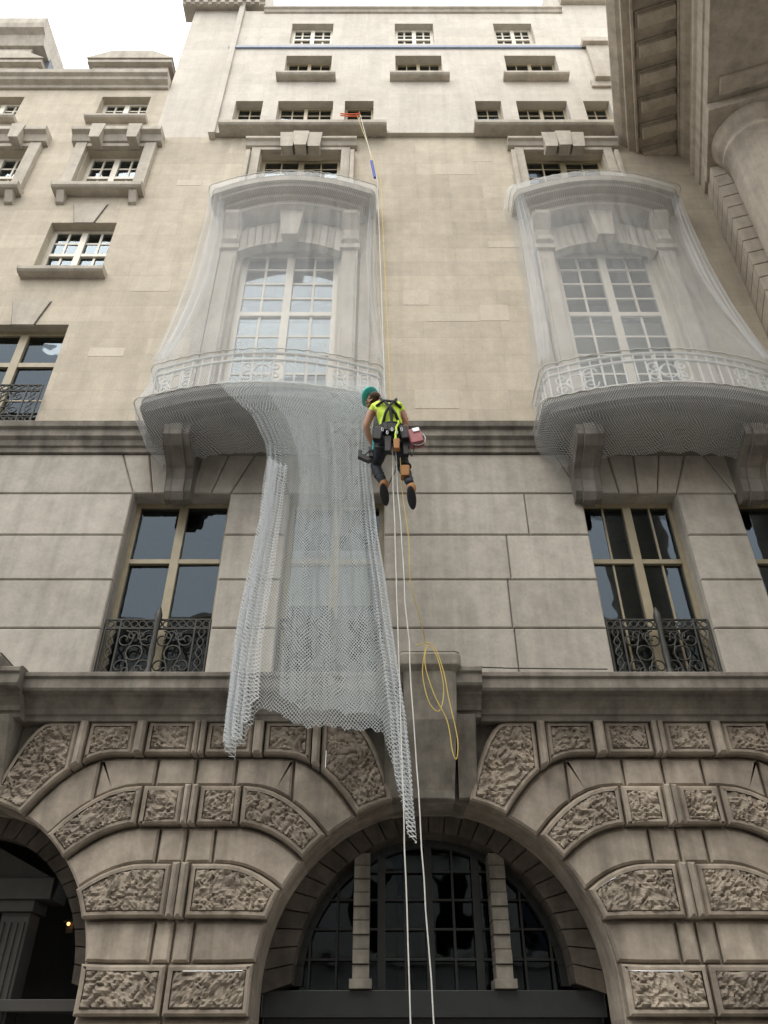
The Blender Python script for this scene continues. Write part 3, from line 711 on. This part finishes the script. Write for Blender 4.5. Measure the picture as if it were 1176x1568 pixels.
jn('neck',(-.06,Y+.02,8.68),(.06,.06),'upper'); jn('skull0',(-.105,Y+.05,8.74),(.075,.085),'neck'); jn('skull1',(-.15,Y+.08,8.81),(.088,.10),'skull0'); jn('skull2',(-.175,Y+.09,8.86),(.07,.08),'skull1')
jn('shL',(-.12,Y+.00,8.58),(.075,.075),'upper'); jn('uaL',(-.185,Y+.04,8.47),(.060,.060),'shL'); jn('elL',(-.235,Y+.08,8.33),(.048,.048),'uaL'); jn('faL',(-.20,Y+.16,8.24),(.042,.042),'elL'); jn('wrL',(-.14,Y+.26,8.14),(.028,.028),'faL'); jn('haL',(-.12,Y+.30,8.09),(.034,.022),'wrL')
jn('shR',(.20,Y-.02,8.55),(.075,.075),'upper'); jn('uaR',(.255,Y+.02,8.44),(.060,.060),'shR'); jn('elR',(.28,Y+.10,8.30),(.048,.048),'uaR'); jn('faR',(.20,Y+.2,8.30),(.042,.042),'elR'); jn('wrR',(.11,Y+.28,8.33),(.028,.028),'faR'); jn('haR',(.075,Y+.31,8.35),(.034,.022),'wrR')
jn('hipL',(.02,Y+.02,8.05),(.115,.11),'pelvis'); jn('thL',(-.05,Y+.17,7.97),(.096,.096),'hipL'); jn('knL',(-.11,Y+.34,7.87),(.072,.072),'thL'); jn('caL',(-.07,Y+.30,7.72),(.070,.070),'knL'); jn('anL',(.0,Y+.22,7.49),(.052,.052),'caL')
jn('hipR',(.18,Y,8.04),(.115,.11),'pelvis'); jn('thR',(.21,Y+.06,7.88),(.098,.098),'hipR'); jn('knR',(.245,Y+.14,7.68),(.074,.074),'thR'); jn('caR',(.275,Y+.08,7.53),(.070,.070),'knR'); jn('anR',(.32,Y-.02,7.30),(.052,.052),'caR')
me=bpy.data.meshes.new('body'); me.from_pydata([o[0] for o in order],E,[]); ob=bpy.data.objects.new('body_cage',me); scene.collection.objects.link(ob)
sk=ob.modifiers.new('s','SKIN'); sk.use_smooth_shade=True
for i,o in enumerate(order): me.skin_vertices[0].data[i].radius=o[1]; me.skin_vertices[0].data[i].use_root=(i==0)
ob.modifiers.new('ss','SUBSURF').levels=3
dg_=bpy.context.evaluated_depsgraph_get(); dg_.update()
bme=bpy.data.meshes.new_from_object(ob.evaluated_get(dg_)); bpy.data.objects.remove(ob)
for v in bme.vertices:   # cloth wrinkles
    p=v.co; k=noise.noise(Vector((p.x*14,p.y*14,p.z*30)))+.5*noise.noise(Vector((p.x*30,p.y*30,p.z*60)))
    if p.z<8.62 and p.x>-.13: v.co=p+v.normal*k*.012
body=bpy.data.objects.new('body',bme); scene.collection.objects.link(body); body.parent=WK
bme.materials.clear()
for k in('vest','skin','jean','black'): bme.materials.append(Mt[k])
reg={}
for n in('waist','chest','upper','shL','shR'): reg[n]=0
for n in('neck','skull0','skull1','skull2','uaL','elL','faL','wrL','haL','uaR','elR','faR','wrR','haR'): reg[n]=1
for n in('pelvis','hipL','thL','knL','caL','anL','hipR','thR','knR','caR','anR'): reg[n]=2
P_=[(Vector(order[V[n]][0]),reg[n]) for n in V]
for p in bme.polygons:
    c=p.center; p.material_index=min(P_,key=lambda q:(q[0]-c).length)[1]; p.use_smooth=True
def ell(mb,c,r,seg=20,rings=14,rot=None,cut=-9):
    v=[];f=[]
    for i in range(rings+1):
        a=math.pi*i/rings
        for j in range(seg):
            b=2*math.pi*j/seg; p=Vector((r[0]*math.sin(a)*math.cos(b),r[1]*math.sin(a)*math.sin(b),max(r[2]*math.cos(a),cut)))
            if rot: p.rotate(rot)
            v.append((c[0]+p.x,c[1]+p.y,c[2]+p.z))
    for i in range(rings):
        for j in range(seg): k=(j+1)%seg; f.append((i*seg+j,i*seg+k,(i+1)*seg+k,(i+1)*seg+j))
    mb.add(v,f)
def bag(mb,c,h,rot=None,sw=.8):
    v=[]
    for z,s in((-1,sw),(-.8,1*sw+.05),(.8,1),(1,.92)):
        for a,b in((-1,-.7),(-.8,-1),(.8,-1),(1,-.7),(1,.7),(.8,1),(-.8,1),(-1,.7)):
            p=Vector((h[0]*a*s,h[1]*b*s,h[2]*z))
            if rot: p.rotate(rot)
            v.append((c[0]+p.x,c[1]+p.y,c[2]+p.z))
    f=[list(range(8)),list(range(24,32))]+[(r*8+i,r*8+(i+1)%8,(r+1)*8+(i+1)%8,(r+1)*8+i) for r in range(3) for i in range(8)]
    mb.add(v,f)
hm=MB(); rt=Euler((R(-18),R(-32),0)); ell(hm,(-.185,Y+.085,8.87),(.118,.138,.125),rot=rt,cut=-.01); ell(hm,(-.185,Y+.085,8.865),(.126,.150,.02),rot=rt)
ell(hm,(-.25,Y+.17,8.85),(.05,.07,.012),rot=rt)
hm.obj('helmet',Mt['helmet'],WK,smooth=True)
fc=MB(); ell(fc,(-.235,Y+.10,8.785),(.018,.02,.028)); ell(fc,(-.10,Y+.0,8.78),(.02,.012,.032)); ell(fc,(-.21,Y+.12,8.73),(.03,.03,.022)); ell(fc,(-.19,Y-.0,8.785),(.015,.012,.032)); fc.obj('face_and_ears',Mt['skin'],WK,smooth=True)
hr=MB(); ell(hr,(-.125,Y+.03,8.80),(.085,.085,.070)); hr.obj('hair',Mt['hair'],WK,smooth=True)
fing=[]
for (hx,hy,hz,dx,dy,dz,sd) in((-.12,Y+.30,8.09,.4,.6,-.7,1),(.075,Y+.31,8.35,-.6,.5,.4,-1)):
    d=Vector((dx,dy,dz)).normalized(); s=Vector((0,0,1)).cross(d).normalized(); u=d.cross(s)
    for k,l in enumerate((.07,.08,.078,.06)):
        b=Vector((hx,hy,hz))+s*(-.03+.02*k)+d*.02; fing.append([tuple(b),tuple(b+d*l*.5),tuple(b+d*l*.8-u*.025*sd),tuple(b+d*l*.75-u*.05*sd)])
    b=Vector((hx,hy,hz))-s*.03; fing.append([tuple(b),tuple(b-s*.03+d*.02),tuple(b-s*.03+d*.05)])
curves('fingers',fing,.009,Mt['skin'],WK,res=3)
bt=MB(); sl=MB()
for (x,y,z,rx) in((.0,Y+.24,7.44,R(-40)),(.33,Y+.02,7.22,R(-50))):
    e=Euler((rx,0,R(-12)))
    ell(bt,(x,y,z+.05),(.060,.064,.09))
    q=Vector((0,.07,-.01)); q.rotate(e); ell(bt,(x+q.x,y+q.y,z+q.z),(.052,.140,.048),rot=e)
    q=Vector((0,.07,-.045)); q.rotate(e); ell(sl,(x+q.x,y+q.y,z+q.z),(.056,.148,.017),rot=e)
bt.obj('boots',Mt['boot'],WK,smooth=True); sl.obj('boot_soles',Mt['black'],WK,smooth=True)
yb=Y-.20
st=[[(-.05,Y-.09,8.67),(-.03,yb+.02,8.56),(.07,yb-.012,8.42),(.15,yb+.02,8.30),(.2,Y-.10,8.2)],[(.16,Y-.1,8.64),(.14,yb+.02,8.54),(.07,yb-.017,8.42),(.02,yb+.015,8.32),(-.02,Y-.10,8.2)],
    [(.07,yb-.02,8.43),(.09,yb+.02,8.3),(.10,yb+.05,8.16)],[(-.10,Y-.12,8.50),(.0,yb-.0,8.52),(.13,yb+.0,8.50),(.22,Y-.12,8.47)]]
curves('harness_back_straps',st,.019,Mt['black'],WK)
def ringl(c,rx,ry,tx=0,tz=0,n=20):
    e=Euler((tx,tz,0)); o=[]
    for i in range(n+1):
        a=2*math.pi*i/n; p=Vector((rx*math.cos(a),ry*math.sin(a),0)); p.rotate(e); o.append((c[0]+p.x,c[1]+p.y,c[2]+p.z))
    return o
curves('harness_belts',[ringl((.098,Y-.0,8.19),.172,.145),ringl((.098,Y,8.15),.180,.150),ringl((.0,Y+.08,8.0),.12,.115,R(55)),ringl((.195,Y+.03,7.95),.115,.115,R(10)),ringl((.245,Y+.13,7.70),.080,.080)],.022,Mt['black'],WK)
gear=MB(); bag(gear,(-.075,Y-.1,8.03),(.06,.05,.10),Euler((0,R(8),0))); bag(gear,(.25,Y-.12,8.03),(.055,.045,.10),Euler((0,R(-10),0))); bag(gear,(-.24,Y+.02,7.74),(.10,.035,.03),Euler((0,R(30),0))); bag(gear,(-.30,Y+.02,7.80),(.025,.03,.06)); bag(gear,(-.16,Y+.0,7.82),(.035,.035,.08)); bag(gear,(.05,Y-.1,7.86),(.045,.04,.12)); bag(gear,(.10,Y-.14,8.08),(.07,.04,.05)); bag(gear,(.27,Y-.05,7.84),(.04,.04,.11)); bag(gear,(.02,Y-.17,8.09),(.03,.02,.05))
gear.obj('tool_bags',Mt['black'],WK,bevel=.008)
g2=MB(); bag(g2,(.39,Y-.05,8.01),(.095,.070,.11),Euler((0,R(-15),0)),.85); g2.obj('red_pouch',Mt['pink'],WK,bevel=.015)
g3=MB(); bag(g3,(.155,Y-.15,7.82),(.04,.035,.08)); bag(g3,(.26,Y+.0,7.50),(.055,.06,.08)); g3.obj('leather_pouches',Mt['boot'],WK,bevel=.01)
g4=MB(); bag(g4,(.40,Y-.122,8.09),(.05,.008,.03),Euler((0,R(-15),0))); g4.obj('grey_tool_parts',Mt['grey'],WK,bevel=.004)
lines=[ringl((.10+.06*k,Y-.185,8.04-.05*(k%2)),.011,.03,R(90),0,12) for k in range(-2,3)]
curves('carabiners',lines+[ringl((.42,Y-.08,7.98),.10,.13,R(80),0,18)],.0035,Mt['grey'],WK)
curves('hanging_slings',[seg((.33,Y-.1,8.05),(.50,Y-.05,7.95),10,.14),seg((-.05,Y-.1,8.0),(-.27,Y+.0,7.76),8,.05),seg((.3,Y-.1,8.0),(.38,Y-.05,7.9),8,.25),seg((-.02,Y-.12,8.0),(.2,Y-.12,8.0),10,.16)],.007,Mt['black'],WK)
curves('green_sling',[seg((.18,Y-.17,8.2),(.13,Y-.17,7.88),8,0,.02)],.014,Mt['vest'],WK)
curves('teal_sling',[seg((-.09,Y-.12,8.12),(-.14,Y-.05,7.82),8,0,.04,2)],.013,Mt['teal'],WK)

# ================================================================ STREET + OPPOSITE SIDE
g=MB(); g.add([(-300,-300,0),(300,-300,0),(300,300,0),(-300,300,0)],[(0,1,2,3)]); g.obj('ground',plain('asphalt',(.05,.05,.052),.9,scale=40,bump=.4))
pv=MB(); pv.box(-40,40,-6,.2,0.004,.13); pv.obj('pavement',stone('paving',(.30,.28,.26),(.25,.24,.22),joints=(.9,.6,.01,.6)),bevel=.01)
pv=MB(); pv.box(-40,40,-21.5,-18.5,0.004,.13); pv.obj('pavement',bpy.data.materials['paving'],bevel=.01)
ln=MB(); [ln.box(-40+i*4,-38+i*4,-12.1,-12.0,.001,.006) for i in range(20)]; ln.obj('road_markings',plain('white_paint',(.75,.75,.72),.7))
O=empty('opposite_building'); ob_=MB(); og=MB(); ot=MB()
ops=[(-30+i*3.2,-28.6+i*3.2,1+q*4.0,3.6+q*4.0) for i in range(19) for q in range(4)]
wall(ob_,-32,32,0,18,-22,ops,-.3); ob_.box(-32,32,-34,-22.5,0,18)
ob_.obj('walls',M['upper'],O)
for o in ops: og.box(o[0],o[1],-22.32,-22.3,o[2],o[3])
og.obj('panes',M['glass_d'],O)
for z in(4.6,8.6,12.6,17.8): ot.box(-32,32,-22,-21.6,z,z+.25)
ot.obj('cornices',M['trim'],O)
lm=MB(); ell(lm,(-3.72,1.2,2.95),(.018,.018,.018)); em,nt,out=newmat('lamp_glow'); e=N(nt,'ShaderNodeEmission'); e.inputs[0].default_value=(1,.45,.12,1); e.inputs[1].default_value=5; nt.links.new(e.outputs[0],out.inputs[0])
lo=lm.obj('wall_lamp',em,None,smooth=True)
lb=MB(); lb.box(-3.76,-3.68,1.26,1.3,2.86,3.0); lb.lathe(-3.72,1.2,[(.0,3.03),(.06,2.98),(.065,2.97)],12); lb.obj('bracket',M['iron'],lo)

# ================================================================ LIGHT, WORLD, CAMERA
sd=Vector((-.25,-.62,1.0)).normalized(); el=math.asin(sd.z); az=math.atan2(sd.x,sd.y)
W=bpy.data.worlds.new('World'); scene.world=W; W.use_nodes=True; nt=W.node_tree
bg=nt.nodes['Background']; sky=nt.nodes.new('ShaderNodeTexSky'); sky.sky_type='NISHITA'; sky.sun_disc=False
sky.sun_elevation=el; sky.sun_rotation=az; sky.dust_density=4; sky.air_density=1; sky.ozone_density=1
tc=nt.nodes.new('ShaderNodeTexCoord'); cn=nt.nodes.new('ShaderNodeTexNoise'); cn.inputs['Scale'].default_value=1.6; cn.inputs['Detail'].default_value=5
nt.links.new(tc.outputs['Generated'],cn.inputs['Vector'])
cr=nt.nodes.new('ShaderNodeMapRange'); cr.inputs[1].default_value=.3; cr.inputs[2].default_value=.7; cr.inputs[3].default_value=.75; cr.inputs[4].default_value=1.0
nt.links.new(cn.outputs['Fac'],cr.inputs[0])
mx=nt.nodes.new('ShaderNodeMix'); mx.data_type='RGBA'; nt.links.new(cr.outputs[0],mx.inputs[0]); nt.links.new(sky.outputs[0],mx.inputs[6]); mx.inputs[7].default_value=(15.2,15.4,15.5,1)
nt.links.new(mx.outputs[2],bg.inputs[0]); bg.inputs[1].default_value=.15
sl_=bpy.data.lights.new('sun','SUN'); sl_.energy=1.5; sl_.angle=R(30); sl_.color=(1,.94,.85)
so=bpy.data.objects.new('sun',sl_); scene.collection.objects.link(so); so.rotation_euler=(-sd).to_track_quat('-Z','Y').to_euler()
cam=bpy.data.cameras.new('camera'); co=bpy.data.objects.new('camera',cam); scene.collection.objects.link(co)
cam.sensor_fit='VERTICAL'; cam.sensor_height=24; cam.lens=24*1178/1568; cam.clip_end=1500; cam.clip_start=.05
co.location=(0,-9,1.6); co.rotation_euler=(R(90+35.7),0,0); scene.camera=co
scene.view_settings.view_transform='Standard'; scene.view_settings.look='None'; scene.view_settings.exposure=0
